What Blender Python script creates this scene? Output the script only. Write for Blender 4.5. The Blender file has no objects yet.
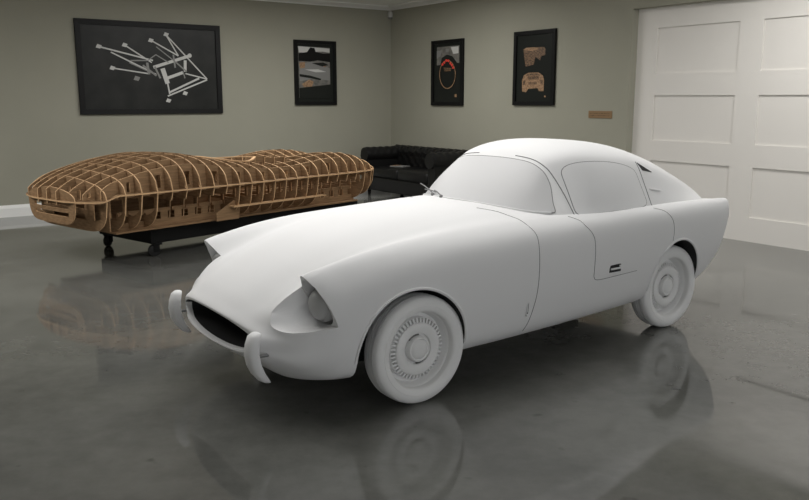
import bpy, bmesh, math, random
import numpy as np
from mathutils import Vector, Matrix
from mathutils.bvhtree import BVHTree
random.seed(4)
SC = bpy.context.scene
COL = SC.collection
PI = math.pi

# ------------------------------------------------------------------ materials
def mat(name, col, rough=.5, metal=0., spec=.5, bump=None, noise=None, coat=0.):
    m = bpy.data.materials.new(name); m.use_nodes = True
    nt = m.node_tree; b = nt.nodes['Principled BSDF']
    b.inputs['Base Color'].default_value = (*col, 1)
    b.inputs['Roughness'].default_value = rough
    b.inputs['Metallic'].default_value = metal
    b.inputs['Specular IOR Level'].default_value = spec
    b.inputs['Coat Weight'].default_value = coat
    tc = nt.nodes.new('ShaderNodeTexCoord')
    if noise:                                     # (scale, detail, colour2)
        n = nt.nodes.new('ShaderNodeTexNoise'); n.inputs['Scale'].default_value = noise[0]
        n.inputs['Detail'].default_value = noise[1]
        r = nt.nodes.new('ShaderNodeValToRGB')
        r.color_ramp.elements[0].color = (*col, 1); r.color_ramp.elements[0].position = .35
        r.color_ramp.elements[1].color = (*noise[2], 1); r.color_ramp.elements[1].position = .65
        nt.links.new(tc.outputs['Object'], n.inputs['Vector'])
        nt.links.new(n.outputs['Fac'], r.inputs['Fac'])
        nt.links.new(r.outputs['Color'], b.inputs['Base Color'])
    if bump:                                      # (scale, strength)
        n = nt.nodes.new('ShaderNodeTexNoise'); n.inputs['Scale'].default_value = bump[0]
        n.inputs['Detail'].default_value = 4
        bp = nt.nodes.new('ShaderNodeBump'); bp.inputs['Strength'].default_value = bump[1]
        bp.inputs['Distance'].default_value = .004
        nt.links.new(tc.outputs['Object'], n.inputs['Vector'])
        nt.links.new(n.outputs['Fac'], bp.inputs['Height'])
        nt.links.new(bp.outputs['Normal'], b.inputs['Normal'])
    return m

M = {}
M['clay'] = mat('matte_white_clay', (.77, .77, .773), .62, spec=.25, bump=(90, .02))
M['shaded_clay'] = mat('matte_clay_shaded', (.60, .60, .605), .5, spec=.25)  # body clay again, darkened to carry the sloping windscreen's shade
M['gap'] = mat('shadow_gap', (.22, .22, .22), .8, spec=.1)
M['cavity_shade'] = mat('dark_cavity_shade', (.035, .035, .035), .8, spec=.1)  # near-black colour standing in for the shade inside cavities
M['tyre'] = mat('matte_grey_clay_tyre', (.84, .84, .835), .6, spec=.2)
M['hub'] = mat('matte_grey_clay_wheel', (.84, .84, .835), .5, spec=.3)
M['tunnel_shade'] = mat('lamp_tunnel_shade', (.20, .20, .20), .7, spec=.2)  # grey puts the headlamp tunnel's shade into the clay colour
M['lamp'] = mat('matte_grey_lens', (.42, .42, .42), .4, spec=.4)
M['wall'] = mat('sage_grey_wall_paint', (.33, .325, .265), .85, spec=.2, bump=(60, .08), noise=(1.2, 3, (.345, .338, .277)))
M['white'] = mat('white_trim_paint', (.86, .86, .84), .5)
M['ceil'] = mat('white_ceiling_paint', (.88, .88, .86), .8)
M['door'] = mat('pale_grey_door_paint', (.74, .715, .675), .55, noise=(.8, 2, (.76, .735, .695)), spec=.3)
M['frame'] = mat('black_picture_frame', (.006, .006, .006), .45, spec=.2)
M['mount'] = mat('dark_print_mount', (.014, .016, .014), .35, spec=.2)
M['print'] = mat('charcoal_print', (.014, .015, .014), .35, noise=(3.5, 3, (.024, .025, .023)), spec=.2)
M['tube'] = mat('pale_grey_print_ink', (.55, .55, .53), .5)
M['tube2'] = mat('mid_grey_print_ink', (.22, .22, .21), .5)
M['ink_lo'] = mat('dull_grey_print_ink', (.10, .10, .09), .5, noise=(14, 4, (.2, .19, .17)))
M['ink_tan'] = mat('tan_print_ink', (.20, .115, .06), .5, noise=(55, 3, (.40, .25, .14)))
M['ink_brown'] = mat('brown_print_ink', (.03, .02, .012), .5, noise=(50, 3, (.24, .14, .075)))
M['ink_red'] = mat('red_print_ink', (.75, .06, .04), .5)
M['brass'] = mat('tan_plaque', (.25, .155, .075), .45, metal=0)
M['leather'] = mat('black_leather', (.007, .007, .007), .42, spec=.3, bump=(40, .15))
M['black'] = mat('black_painted_steel', (.005, .005, .005), .6, spec=.2)
M['rubber'] = mat('black_rubber', (.01, .01, .01), .6)
M['steel'] = mat('dull_steel', (.25, .25, .25), .4, metal=.9)
M['plastic'] = mat('white_plastic', (.6, .6, .58), .5)

def wood():
    m = mat('laser_cut_fibreboard', (.30, .19, .105), .7, spec=.2)
    nt = m.node_tree; b = nt.nodes['Principled BSDF']
    tc = nt.nodes.new('ShaderNodeTexCoord'); mp = nt.nodes.new('ShaderNodeMapping')
    mp.inputs['Scale'].default_value = (2, 6, 22)
    n = nt.nodes.new('ShaderNodeTexNoise'); n.inputs['Scale'].default_value = 2.5; n.inputs['Detail'].default_value = 5
    r = nt.nodes.new('ShaderNodeValToRGB')
    r.color_ramp.elements[0].color = (.21, .128, .066, 1); r.color_ramp.elements[0].position = .3
    r.color_ramp.elements[1].color = (.33, .205, .11, 1); r.color_ramp.elements[1].position = .7
    nt.links.new(tc.outputs['Object'], mp.inputs[0]); nt.links.new(mp.outputs[0], n.inputs['Vector'])
    nt.links.new(n.outputs['Fac'], r.inputs['Fac']); nt.links.new(r.outputs['Color'], b.inputs['Base Color'])
    return m
M['wood'] = wood()
M['woodedge'] = mat('cut_fibreboard_edge', (.62, .40, .22), .7, spec=.2)

def floor_mat():
    m = mat('polished_concrete', (.1, .1, .1), .2, spec=.5)
    nt = m.node_tree; b = nt.nodes['Principled BSDF']; L = nt.links.new
    b.inputs['IOR'].default_value = 1.65
    tc = nt.nodes.new('ShaderNodeTexCoord')
    mp = nt.nodes.new('ShaderNodeMapping'); mp.inputs['Scale'].default_value = (1, 1, 1)
    mp.inputs['Rotation'].default_value = (0, 0, .5)
    L(tc.outputs['Object'], mp.inputs[0])
    n1 = nt.nodes.new('ShaderNodeTexNoise'); n1.inputs['Scale'].default_value = .9; n1.inputs['Detail'].default_value = 6
    n1.inputs['Distortion'].default_value = .6
    n2 = nt.nodes.new('ShaderNodeTexNoise'); n2.inputs['Scale'].default_value = 7; n2.inputs['Detail'].default_value = 8
    n2.inputs['Roughness'].default_value = .65
    L(mp.outputs[0], n1.inputs['Vector']); L(mp.outputs[0], n2.inputs['Vector'])
    mix = nt.nodes.new('ShaderNodeMix'); mix.data_type = 'FLOAT'; mix.inputs[0].default_value = .4
    L(n1.outputs['Fac'], mix.inputs[2]); L(n2.outputs['Fac'], mix.inputs[3])
    r = nt.nodes.new('ShaderNodeValToRGB')
    r.color_ramp.elements[0].color = (.092, .093, .086, 1); r.color_ramp.elements[0].position = .36
    r.color_ramp.elements[1].color = (.150, .151, .139, 1); r.color_ramp.elements[1].position = .62
    L(mix.outputs[0], r.inputs['Fac'])
    # small dark pits
    v = nt.nodes.new('ShaderNodeTexNoise'); v.inputs['Scale'].default_value = 5.5; v.inputs['Detail'].default_value = 2
    L(tc.outputs['Object'], v.inputs['Vector'])
    rr = nt.nodes.new('ShaderNodeValToRGB')
    rr.color_ramp.elements[0].color = (1, 1, 1, 1); rr.color_ramp.elements[0].position = .70
    rr.color_ramp.elements[1].color = (.6, .6, .6, 1); rr.color_ramp.elements[1].position = .76
    L(v.outputs['Fac'], rr.inputs['Fac'])
    mu = nt.nodes.new('ShaderNodeMix'); mu.data_type = 'RGBA'; mu.blend_type = 'MULTIPLY'; mu.inputs[0].default_value = 1
    L(r.outputs['Color'], mu.inputs[6]); L(rr.outputs['Color'], mu.inputs[7])
    L(mu.outputs[2], b.inputs['Base Color'])
    r2 = nt.nodes.new('ShaderNodeMapRange'); r2.inputs[1].default_value = .3; r2.inputs[2].default_value = .7
    r2.inputs[3].default_value = .04; r2.inputs[4].default_value = .10
    L(n1.outputs['Fac'], r2.inputs[0]); L(r2.outputs[0], b.inputs['Roughness'])
    return m
M['floor'] = floor_mat()

# ------------------------------------------------------------------ helpers
def obj(name, bm, material, parent=None, smooth=None, mats=None):
    me = bpy.data.meshes.new(name)
    bmesh.ops.recalc_face_normals(bm, faces=bm.faces[:])
    bm.to_mesh(me); bm.free()
    for mm in ([material] if mats is None else mats): me.materials.append(mm)
    if smooth is not None:
        me.polygons.foreach_set('use_smooth', [True] * len(me.polygons))
        me.set_sharp_from_angle(angle=math.radians(smooth))
    o = bpy.data.objects.new(name, me); COL.objects.link(o)
    if parent: o.parent = parent
    return o
def thing(name, label, cat, loc=(0, 0, 0), rz=0, group=None):
    o = bpy.data.objects.new(name, None); COL.objects.link(o)
    o.empty_display_size = .1
    o.location = loc; o.rotation_euler = (0, 0, rz)
    o['label'] = label; o['category'] = cat
    if group: o['group'] = group
    return o
def tag(o, label, cat, group=None):
    o['label'] = label; o['category'] = cat
    if group: o['group'] = group
    return o
def struct(name, bm, m, parent=None, smooth=None):
    o = obj(name, bm, m, parent, smooth)
    o['kind'] = 'structure'
    return o
def box(bm, a, b, bev=0):
    vs = [bm.verts.new((x, y, z)) for x in (a[0], b[0]) for y in (a[1], b[1]) for z in (a[2], b[2])]
    fs = [bm.faces.new([vs[i] for i in f]) for f in ((0, 1, 3, 2), (4, 6, 7, 5), (0, 4, 5, 1), (2, 3, 7, 6), (0, 2, 6, 4), (1, 5, 7, 3))]
    if bev:
        es = list({e for f in fs for e in f.edges})
        bmesh.ops.bevel(bm, geom=es, offset=bev, segments=2, profile=.5, affect='EDGES')
def tube(bm, pts, r, n=8, closed=False, cap=True):
    pts = [Vector(p) for p in pts]; N = len(pts); rings = []
    up = Vector((0, 0, 1)); prev = None
    for i, p in enumerate(pts):
        a = pts[(i - 1) % N] if (closed or i > 0) else p
        b = pts[(i + 1) % N] if (closed or i < N - 1) else p
        t = (b - a).normalized()
        if prev is None:
            s = t.cross(up)
            if s.length < .05: s = t.cross(Vector((1, 0, 0)))
        else:
            s = prev - t * prev.dot(t)
        s.normalize(); prev = s; w = t.cross(s)
        rr = r[i] if isinstance(r, (list, tuple)) else r
        rings.append([bm.verts.new(p + s * rr * math.cos(2 * PI * k / n) + w * rr * math.sin(2 * PI * k / n)) for k in range(n)])
    for i in range(N if closed else N - 1):
        A, B = rings[i], rings[(i + 1) % N]
        for k in range(n):
            bm.faces.new((A[k], A[(k + 1) % n], B[(k + 1) % n], B[k]))
    if cap and not closed:
        bm.faces.new(rings[0][::-1]); bm.faces.new(rings[-1])
def lathe(bm, prof, seg=64, mtx=Matrix()):
    """prof: (axial, radius) revolved about local Y; radius 0 closes."""
    rings = []
    for y, r in prof:
        if r < 1e-6: rings.append([bm.verts.new(mtx @ Vector((0, y, 0)))])
        else: rings.append([bm.verts.new(mtx @ Vector((r * math.cos(2 * PI * k / seg), y, r * math.sin(2 * PI * k / seg)))) for k in range(seg)])
    for A, B in zip(rings, rings[1:]):
        for k in range(seg):
            k2 = (k + 1) % seg
            if len(A) == 1: bm.faces.new((A[0], B[k], B[k2]))
            elif len(B) == 1: bm.faces.new((A[k], B[0], A[k2]))
            else: bm.faces.new((A[k], B[k], B[k2], A[k2]))
def loft(bm, rings, closed=True, cap=True):
    R = [[bm.verts.new(p) for p in ring] for ring in rings]
    n = len(R[0])
    for A, B in zip(R, R[1:]):
        for k in range(n if closed else n - 1):
            k2 = (k + 1) % n
            bm.faces.new((A[k], A[k2], B[k2], B[k]))
    if cap: bm.faces.new(R[0][::-1]); bm.faces.new(R[-1])
    return R
def interp(keys, x):
    """smooth monotone interpolation of (x, value) keys"""
    if x <= keys[0][0]: return keys[0][1]
    for (a, va), (b, vb) in zip(keys, keys[1:]):
        if x <= b:
            t = (x - a) / (b - a)
            return va + (vb - va) * t
    return keys[-1][1]
def cr_weights(t):
    return np.array([-.5 * t + t * t - .5 * t ** 3, 1 - 2.5 * t * t + 1.5 * t ** 3, .5 * t + 2 * t * t - 1.5 * t ** 3, -.5 * t * t + .5 * t ** 3])
class Net:
    """Catmull-Rom surface through a net of 3D points P[row][col]"""
    def __init__(s, P, mirror0=False, mirror1=False):
        P = np.array(P, float); 
        P = np.concatenate([2 * P[:1] - P[1:2], P, 2 * P[-1:] - P[-2:-1]], 0)
        if mirror0: a = P[:, 1:2] * np.array([1, -1, 1])
        else: a = 2 * P[:, :1] - P[:, 1:2]
        if mirror1: b = P[:, -2:-1] * np.array([1, -1, 1])
        else: b = 2 * P[:, -1:] - P[:, -2:-1]
        s.P = np.concatenate([a, P, b], 1); s.nr, s.nc = s.P.shape[0] - 3, s.P.shape[1] - 3
    def __call__(s, u, v):
        i = min(max(int(u), 0), s.nr - 1); j = min(max(int(v), 0), s.nc - 1)
        wu = cr_weights(u - i); wv = cr_weights(v - j)
        return np.einsum('i,j,ijk->k', wu, wv, s.P[i:i + 4, j:j + 4])
    def normal(s, u, v):
        e = .01
        a = s(min(u + e, s.nr), v) - s(max(u - e, 0), v); b = s(u, min(v + e, s.nc)) - s(u, max(v - e, 0))
        n = np.cross(a, b); return n / (np.linalg.norm(n) + 1e-9)

def boolean(target, cutters, solver='EXACT'):
    for c in cutters:
        m = target.modifiers.new('cut', 'BOOLEAN'); m.operation = 'DIFFERENCE'; m.object = c; m.solver = solver
    dg = bpy.context.evaluated_depsgraph_get(); dg.update()
    me = bpy.data.meshes.new_from_object(target.evaluated_get(dg))
    target.modifiers.clear(); old = target.data; target.data = me
    me.name = target.name
    for c in cutters:
        cm = c.data; bpy.data.objects.remove(c); bpy.data.meshes.remove(cm)

# ================================================================== THE SETTING
XB, YA, HC = 8.30, 12.08, 3.20     # long wall, end wall, ceiling height
X0, Y0 = -4.2, -4.5
bm = bmesh.new(); box(bm, (X0, Y0, -.1), (XB + .8, YA + .2, 0)); struct('floor', bm, M['floor'])
bm = bmesh.new(); box(bm, (X0, Y0, HC), (XB + .8, YA + .2, HC + .1)); struct('ceiling', bm, M['ceil'])
bm = bmesh.new(); box(bm, (X0, YA, 0), (XB + .25, YA + .2, HC)); struct('wall_back', bm, M['wall'])
# right wall with the recessed door opening
DY1, DY0, DH = 6.755, 1.20, 2.705
bm = bmesh.new()
box(bm, (XB, DY1, 0), (XB + .25, YA, HC)); box(bm, (XB, Y0, 0), (XB + .25, DY0, HC)); box(bm, (XB, DY0, DH), (XB + .25, DY1, HC))
struct('wall_right', bm, M['wall'])
bm = bmesh.new(); box(bm, (X0 - .2, Y0, 0), (X0, YA + .2, HC)); struct('wall_left', bm, M['wall'])
# wide panelled door
bm = bmesh.new()
xd = XB + .11
cols = []
y = 6.62
box(bm, (xd + .018, DY0, 0), (xd + .09, DY1, DH))
ycuts = [DY1, 6.455, 5.352, 5.065, 3.962, 3.675, 2.572, 2.285, 1.40, DY0]
zc = [0, .277, .842, 1.098, 1.647, 1.911, 2.460, DH]
for i in range(0, len(ycuts), 2):
    box(bm, (xd, ycuts[i + 1], 0), (xd + .03, ycuts[i], DH))
for i in range(1, len(ycuts) - 1, 2):
    for k in range(0, len(zc), 2):
        box(bm, (xd, ycuts[i + 1], zc[k]), (xd + .03, ycuts[i], zc[k + 1]))
dm = struct('door_1', bm, M['door'])
# skirting
def skirt(name, a, b, horizontal):
    bm = bmesh.new()
    prof = [(0, 0), (.02, 0), (.02, .12), (.016, .135), (.010, .15), (.006, .165), (0, .165)]
    R = []
    for t in (a, b):
        R.append([Vector((t, YA - d, z)) if horizontal else Vector((XB - d, t, z)) for d, z in prof])
    loft(bm, R); struct(name, bm, M['white'])
skirt('baseboard_back', X0, XB, True)
skirt('baseboard_right', DY1, YA, False)
# cornice
def cornice(name, a, b, horizontal):
    bm = bmesh.new()
    prof = [(0, 0), (0, -.05), (.012, -.055), (.015, -.045), (.05, -.03), (.085, -.018), (.10, -.016), (.104, 0)]
    R = []
    for t in (a, b):
        R.append([Vector((t, YA - d * 1.5, HC + z * 1.2)) if horizontal else Vector((XB - d * 1.5, t, HC + z * 1.2)) for d, z in prof])
    loft(bm, R); struct(name, bm, M['white'])
cornice('trim_1', X0, XB, True); cornice('trim_2', Y0, YA, False)

# ================================================================== CAR
CX, CY = 2.35, 4.0
car = thing('sports_car', 'full-size matte white clay coupe with headlamp scoops and oval grille mouth, parked on polished floor', 'car', (CX, CY, 0))

# control net, near half: columns hood centre -> crown -> side -> underside centre. entries (x, w, z)
rows = [
 # mouth lip
 [(-.800, 0, .500), (-.795, .20, .494), (-.778, .34, .474), (-.762, .42, .452), (-.752, .462, .432), (-.748, .475, .415), (-.750, .468, .398), (-.756, .44, .380), (-.772, .36, .354), (-.785, .20, .336), (-.790, 0, .330)],
 [(-.800, 0, .515), (-.794, .21, .509), (-.774, .36, .490), (-.752, .45, .470), (-.735, .505, .445), (-.728, .520, .420), (-.730, .510, .392), (-.740, .48, .366), (-.765, .38, .334), (-.780, .21, .322), (-.786, 0, .318)],
 [(-.765, 0, .548), (-.758, .22, .540), (-.735, .38, .518), (-.700, .49, .497), (-.665, .575, .478), (-.635, .625, .448), (-.630, .630, .385), (-.650, .60, .320), (-.68, .44, .275), (-.70, .24, .268), (-.71, 0, .265)],
 [(-.690, 0, .607), (-.685, .22, .600), (-.665, .395, .570), (-.640, .50, .585), (-.670, .595, .640), (-.560, .690, .560), (-.530, .700, .430), (-.545, .675, .300), (-.57, .50, .205), (-.58, .26, .20), (-.59, 0, .20)],
 [(-.570, 0, .680), (-.565, .22, .673), (-.550, .40, .645), (-.545, .515, .655), (-.590, .618, .742), (-.480, .722, .655), (-.430, .752, .510), (-.420, .738, .330), (-.43, .64, .205), (-.44, .30, .18), (-.44, 0, .18)],
 [(-.400, 0, .760), (-.400, .22, .753), (-.395, .40, .722), (-.390, .51, .718), (-.400, .625, .795), (-.335, .735, .700), (-.290, .768, .560), (-.270, .765, .380), (-.26, .70, .215), (-.26, .40, .18), (-.26, 0, .18)],
 [(-.190, 0, .835), (-.190, .22, .828), (-.190, .40, .798), (-.185, .50, .790), (-.180, .630, .835), (-.150, .740, .745), (-.120, .778, .600), (-.100, .778, .400), (-.10, .715, .225), (-.10, .45, .18), (-.10, 0, .18)],
 [(.060, 0, .890), (.060, .22, .884), (.060, .40, .856), (.060, .50, .843), (.060, .630, .862), (.060, .742, .778), (.060, .783, .630), (.060, .785, .420), (.06, .72, .235), (.06, .45, .18), (.06, 0, .18)],
 [(.350, 0, .933), (.350, .22, .928), (.350, .40, .903), (.350, .50, .885), (.350, .630, .880), (.350, .744, .800), (.350, .785, .640), (.350, .785, .420), (.35, .72, .240), (.35, .45, .18), (.35, 0, .18)],
 [(.700, 0, .962), (.700, .22, .957), (.700, .40, .937), (.700, .50, .918), (.700, .640, .893), (.700, .746, .812), (.700, .785, .650), (.700, .782, .430), (.70, .715, .245), (.70, .45, .18), (.70, 0, .18)],
 [(1.05, 0, .970), (1.05, .22, .965), (1.05, .40, .948), (1.05, .52, .930), (1.05, .655, .900), (1.05, .748, .820), (1.05, .780, .660), (1.05, .772, .440), (1.05, .70, .252), (1.05, .45, .18), (1.05, 0, .18)],
 [(1.45, 0, .930), (1.45, .22, .925), (1.45, .40, .918), (1.45, .52, .910), (1.45, .655, .898), (1.45, .735, .825), (1.45, .760, .670), (1.45, .748, .450), (1.45, .68, .262), (1.45, .45, .19), (1.45, 0, .19)],
 [(1.85, 0, .920), (1.85, .22, .917), (1.85, .40, .912), (1.85, .52, .906), (1.85, .640, .897), (1.85, .708, .830), (1.85, .728, .680), (1.85, .712, .460), (1.85, .65, .275), (1.85, .45, .20), (1.85, 0, .20)],
 [(2.25, 0, .900), (2.25, .22, .898), (2.25, .40, .896), (2.25, .52, .895), (2.25, .620, .892), (2.25, .685, .830), (2.25, .702, .690), (2.25, .685, .470), (2.25, .62, .285), (2.25, .42, .22), (2.25, 0, .22)],
 [(2.62, 0, .880), (2.62, .22, .880), (2.62, .40, .882), (2.62, .52, .886), (2.60, .605, .888), (2.58, .660, .828), (2.57, .675, .700), (2.55, .658, .480), (2.54, .60, .290), (2.54, .42, .24), (2.54, 0, .24)],
 [(2.98, 0, .850), (2.97, .22, .852), (2.92, .40, .862), (2.90, .52, .874), (2.88, .590, .884), (2.86, .640, .825), (2.83, .652, .700), (2.77, .635, .490), (2.68, .575, .300), (2.70, .38, .26), (2.72, 0, .26)],
 [(3.10, 0, .838), (3.08, .22, .842), (3.06, .40, .854), (3.035, .51, .866), (3.02, .575, .876), (3.005, .612, .825), (2.985, .620, .700), (2.915, .600, .490), (2.80, .53, .315), (2.80, .34, .285), (2.82, 0, .28)],
 [(3.12, 0, .810), (3.10, .21, .812), (3.085, .38, .820), (3.055, .49, .832), (3.032, .550, .860), (3.025, .580, .815), (3.005, .585, .700), (2.94, .555, .500), (2.82, .48, .345), (2.84, .31, .32), (2.86, 0, .315)],
]
body_net = Net(rows, True, True)
def body_rings(su=10, sv=6):
    nr, nc = len(rows) - 1, len(rows[0]) - 1
    out = []
    for i in range(nr * su + 1):
        u = i / su
        half = [body_net(u, j / sv) for j in range(nc * sv + 1)]
        half[0][1] = 0; half[-1][1] = 0
        near = [Vector((p[0], -p[1], p[2])) for p in half]
        far = [Vector((p[0], p[1], p[2])) for p in half[-2:0:-1]]
        out.append(near + far)
    return out
R = body_rings()
# mouth recess: smaller copies of the lip pushed rearwards (turns the lip inwards)
lip = R[0]
def inset(ring, dx, f, dz=0):
    cz = .415
    return [Vector((p.x + dx, p.y * f, cz + (p.z - cz) * f + dz)) for p in ring]
inner = [inset(lip, .38, .80, .0), inset(lip, .30, .90, 0), inset(lip, .12, .95), inset(lip, .03, .965), inset(lip, .008, .985)]
tail = R[-1]
def tail_in(f, dx):
    cz = .56
    return [Vector((p.x + dx, p.y * f, cz + (p.z - cz) * f)) for p in tail]
bm = bmesh.new()
loft(bm, inner + R + [tail_in(.97, .012), tail_in(.9, .022), tail_in(.6, .04), tail_in(.25, .05)])
body = obj('body_shell', bm, M['clay'], car, 40, mats=[M['clay'], M['cavity_shade']])
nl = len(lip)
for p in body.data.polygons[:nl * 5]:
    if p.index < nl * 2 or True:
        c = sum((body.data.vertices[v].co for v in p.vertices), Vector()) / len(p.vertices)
        if p.index < nl * 3 or c.z > .43: p.material_index = 1  # mouth shade put into the colour; the lit lower band stays clay

# ---- cutters
FW = (.072, .2955); RW = (2.375, .2955)     # axle positions (x, z), wheel radius
def arch_pts(cx, cz, rx, rz, n=48):
    """wheel opening outline in x/z: round top, legs running down and spreading slightly"""
    P = []
    for k in range(n + 1):
        a = PI * k / n
        P.append((cx - rx * math.cos(a), cz + rz * math.sin(a)))
    return P
ARF = dict(cx=.015, cz=.300, rx=.340, rz=.335); ARR = dict(cx=2.335, cz=.33, rx=.300, rz=.318)
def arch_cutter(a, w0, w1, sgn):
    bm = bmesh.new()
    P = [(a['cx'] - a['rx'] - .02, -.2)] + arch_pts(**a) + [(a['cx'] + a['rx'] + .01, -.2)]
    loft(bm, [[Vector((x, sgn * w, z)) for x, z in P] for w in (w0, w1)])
    return obj('cutter', bm, M['cavity_shade'], car)
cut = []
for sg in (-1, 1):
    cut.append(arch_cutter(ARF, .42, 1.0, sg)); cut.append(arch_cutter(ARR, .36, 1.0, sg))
# headlamp tunnel + scoop
def scoop(sg):
    # tunnel through the lamp pod
    def sec(x, s, wc=.605, zc=.625, slant=0.):
        P = [(-.086, -.02), (-.078, .045), (-.045, .098), (.008, .120), (.062, .104), (.104, .045), (.120, -.03), (.112, -.095), (.06, -.128), (.0, -.135), (-.05, -.12), (-.082, -.075)]
        net = []
        n = len(P)
        for i in range(n):
            for t in (0, .25, .5, .75):
                w = cr_weights(t); q = sum(w[k] * np.array(P[(i - 1 + k) % n]) for k in range(4))
                net.append(Vector((x + slant * (q[0]), sg * (wc + q[0] * s), zc + q[1] * s)))
        return net
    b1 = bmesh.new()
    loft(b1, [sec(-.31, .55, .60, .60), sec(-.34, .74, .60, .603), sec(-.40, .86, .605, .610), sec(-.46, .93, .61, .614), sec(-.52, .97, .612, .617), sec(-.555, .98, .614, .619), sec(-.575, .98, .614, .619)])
    t = obj('cutter', b1, M['tunnel_shade'], car)
    # scoop in front of the lamp: floor curve plus everything above it
    b2 = bmesh.new(); Rg = []
    # keys: x offset, inner wall w, floor z, outer w
    for (xi, wi, zf, zo, zin) in ((-.43, .524, .490, .508, .66), (-.48, .520, .485, .505, .65), (-.54, .512, .481, .500, .625), (-.62, .492, .481, .494, .585), (-.70, .450, .487, .490, .545), (-.80, .40, .507, .507, .535), (-.95, .38, .53, .53, .55)):
        pts = []
        F = [(wi - .16, zin + .34), (wi - .055, zin + .085), (wi - .012, zin), (wi + .022, zf + .065), (wi + .065, zf + .018), (wi + .12, zf), (.66, zf + .004), (.715, (zf + zo) / 2 + .004), (.76, zo), (.95, zo + .02)]
        n = len(F)
        for i in range(n - 1):
            for t4 in (0, .2, .4, .6, .8):
                wt = cr_weights(t4); q = sum(wt[k] * np.array(F[min(max(i - 1 + k, 0), n - 1)]) for k in range(4))
                pts.append(q)
        pts.append(np.array(F[-1]))
        ring = []
        for q in pts:
            ring.append(q)
        Rg.append((xi, ring))
    # solid block: columns i along the floor curve, levels l upwards; its rear face leans forward towards the top like a visor
    LV = 12
    def lean(z):
        d = max(0, min(z, .84) - .50); return -.30 * d - .80 * d * d - max(0, z - .84) * .6
    def pt(k, i, l):
        xi, rg = Rg[k]; w0, z0 = rg[i]; z = z0 + (1.3 - z0) * (l / LV) ** 1.6
        return (xi + lean(z), sg * w0, z)
    K, n = len(Rg) - 1, len(Rg[0][1]) - 1; vc = {}
    def vv(k, i, l):
        if (k, i, l) not in vc: vc[k, i, l] = b2.verts.new(pt(k, i, l))
        return vc[k, i, l]
    for i in range(n):
        for l in range(LV):
            for k in (0, K): b2.faces.new((vv(k, i, l), vv(k, i + 1, l), vv(k, i + 1, l + 1), vv(k, i, l + 1)))
    for k in range(K):
        for i in range(n):
            for l in (0, LV): b2.faces.new((vv(k, i, l), vv(k + 1, i, l), vv(k + 1, i + 1, l), vv(k, i + 1, l)))
        for l in range(LV):
            for i in (0, n): b2.faces.new((vv(k, i, l), vv(k + 1, i, l), vv(k + 1, i, l + 1), vv(k, i, l + 1)))
    return [t, obj('cutter', b2, M['clay'], car)]
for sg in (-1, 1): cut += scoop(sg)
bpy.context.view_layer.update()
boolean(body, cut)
me = body.data
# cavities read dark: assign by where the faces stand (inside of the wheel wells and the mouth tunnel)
me.polygons.foreach_set('use_smooth', [True] * len(me.polygons))
me.set_sharp_from_angle(angle=math.radians(32))

bmx = bmesh.new(); bmx.from_mesh(me); BV = BVHTree.FromBMesh(bmx)
def side_hit(x, z, sg=-1):
    h = BV.ray_cast(Vector((x, sg * 1.6, z)), Vector((0, -sg, 0)))
    return h[0], h[1]
def top_hit(x, y):
    h = BV.ray_cast(Vector((x, y, 1.6)), Vector((0, 0, -1)))
    return h[0], h[1]
def dense(pts, step=.012):
    out = []
    for i in range(len(pts) - 1):
        n = max(2, int(math.dist(pts[i], pts[i + 1]) / step))
        for k in range(n):
            t = k / n; w = cr_weights(t)
            q = sum(w[j] * np.array(pts[min(max(i - 1 + j, 0), len(pts) - 1)]) for j in range(4))
            out.append(tuple(q))
    out.append(tuple(pts[-1])); return out
def seam(name, lines, r=.0022, m='gap', off=0.):
    """thin panel gap lying in the skin; lines: runs of ('s', (x, z)) seen from the side or ('t', (x, w)) from above; one object per side"""
    for sg in (-1, 1):
        P = []
        for kind, pts in lines:
            for a, b in dense(pts):
                h, nn = side_hit(a, b, sg) if kind == 's' else top_hit(a, sg * b)
                if h is not None: P.append(h + nn * off)
        bm = bmesh.new(); tube(bm, P, r, 6); obj(name, bm, M[m], car, 60)
# wheel-arch lips
for a in (ARF, ARR):
    for sg in (-1, 1):
        P = []
        for x, z in arch_pts(a['cx'], a['cz'], a['rx'] + .007, a['rz'] + .007, 60):
            h, nn = side_hit(x, z, sg)
            if h is not None and abs(h.y) > .5: P.append(h + Vector((0, -sg * .001, 0)))
        bm = bmesh.new(); tube(bm, P, .0085, 8); obj('wheel_arch_lip', bm, M['clay'], car, 60)

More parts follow.
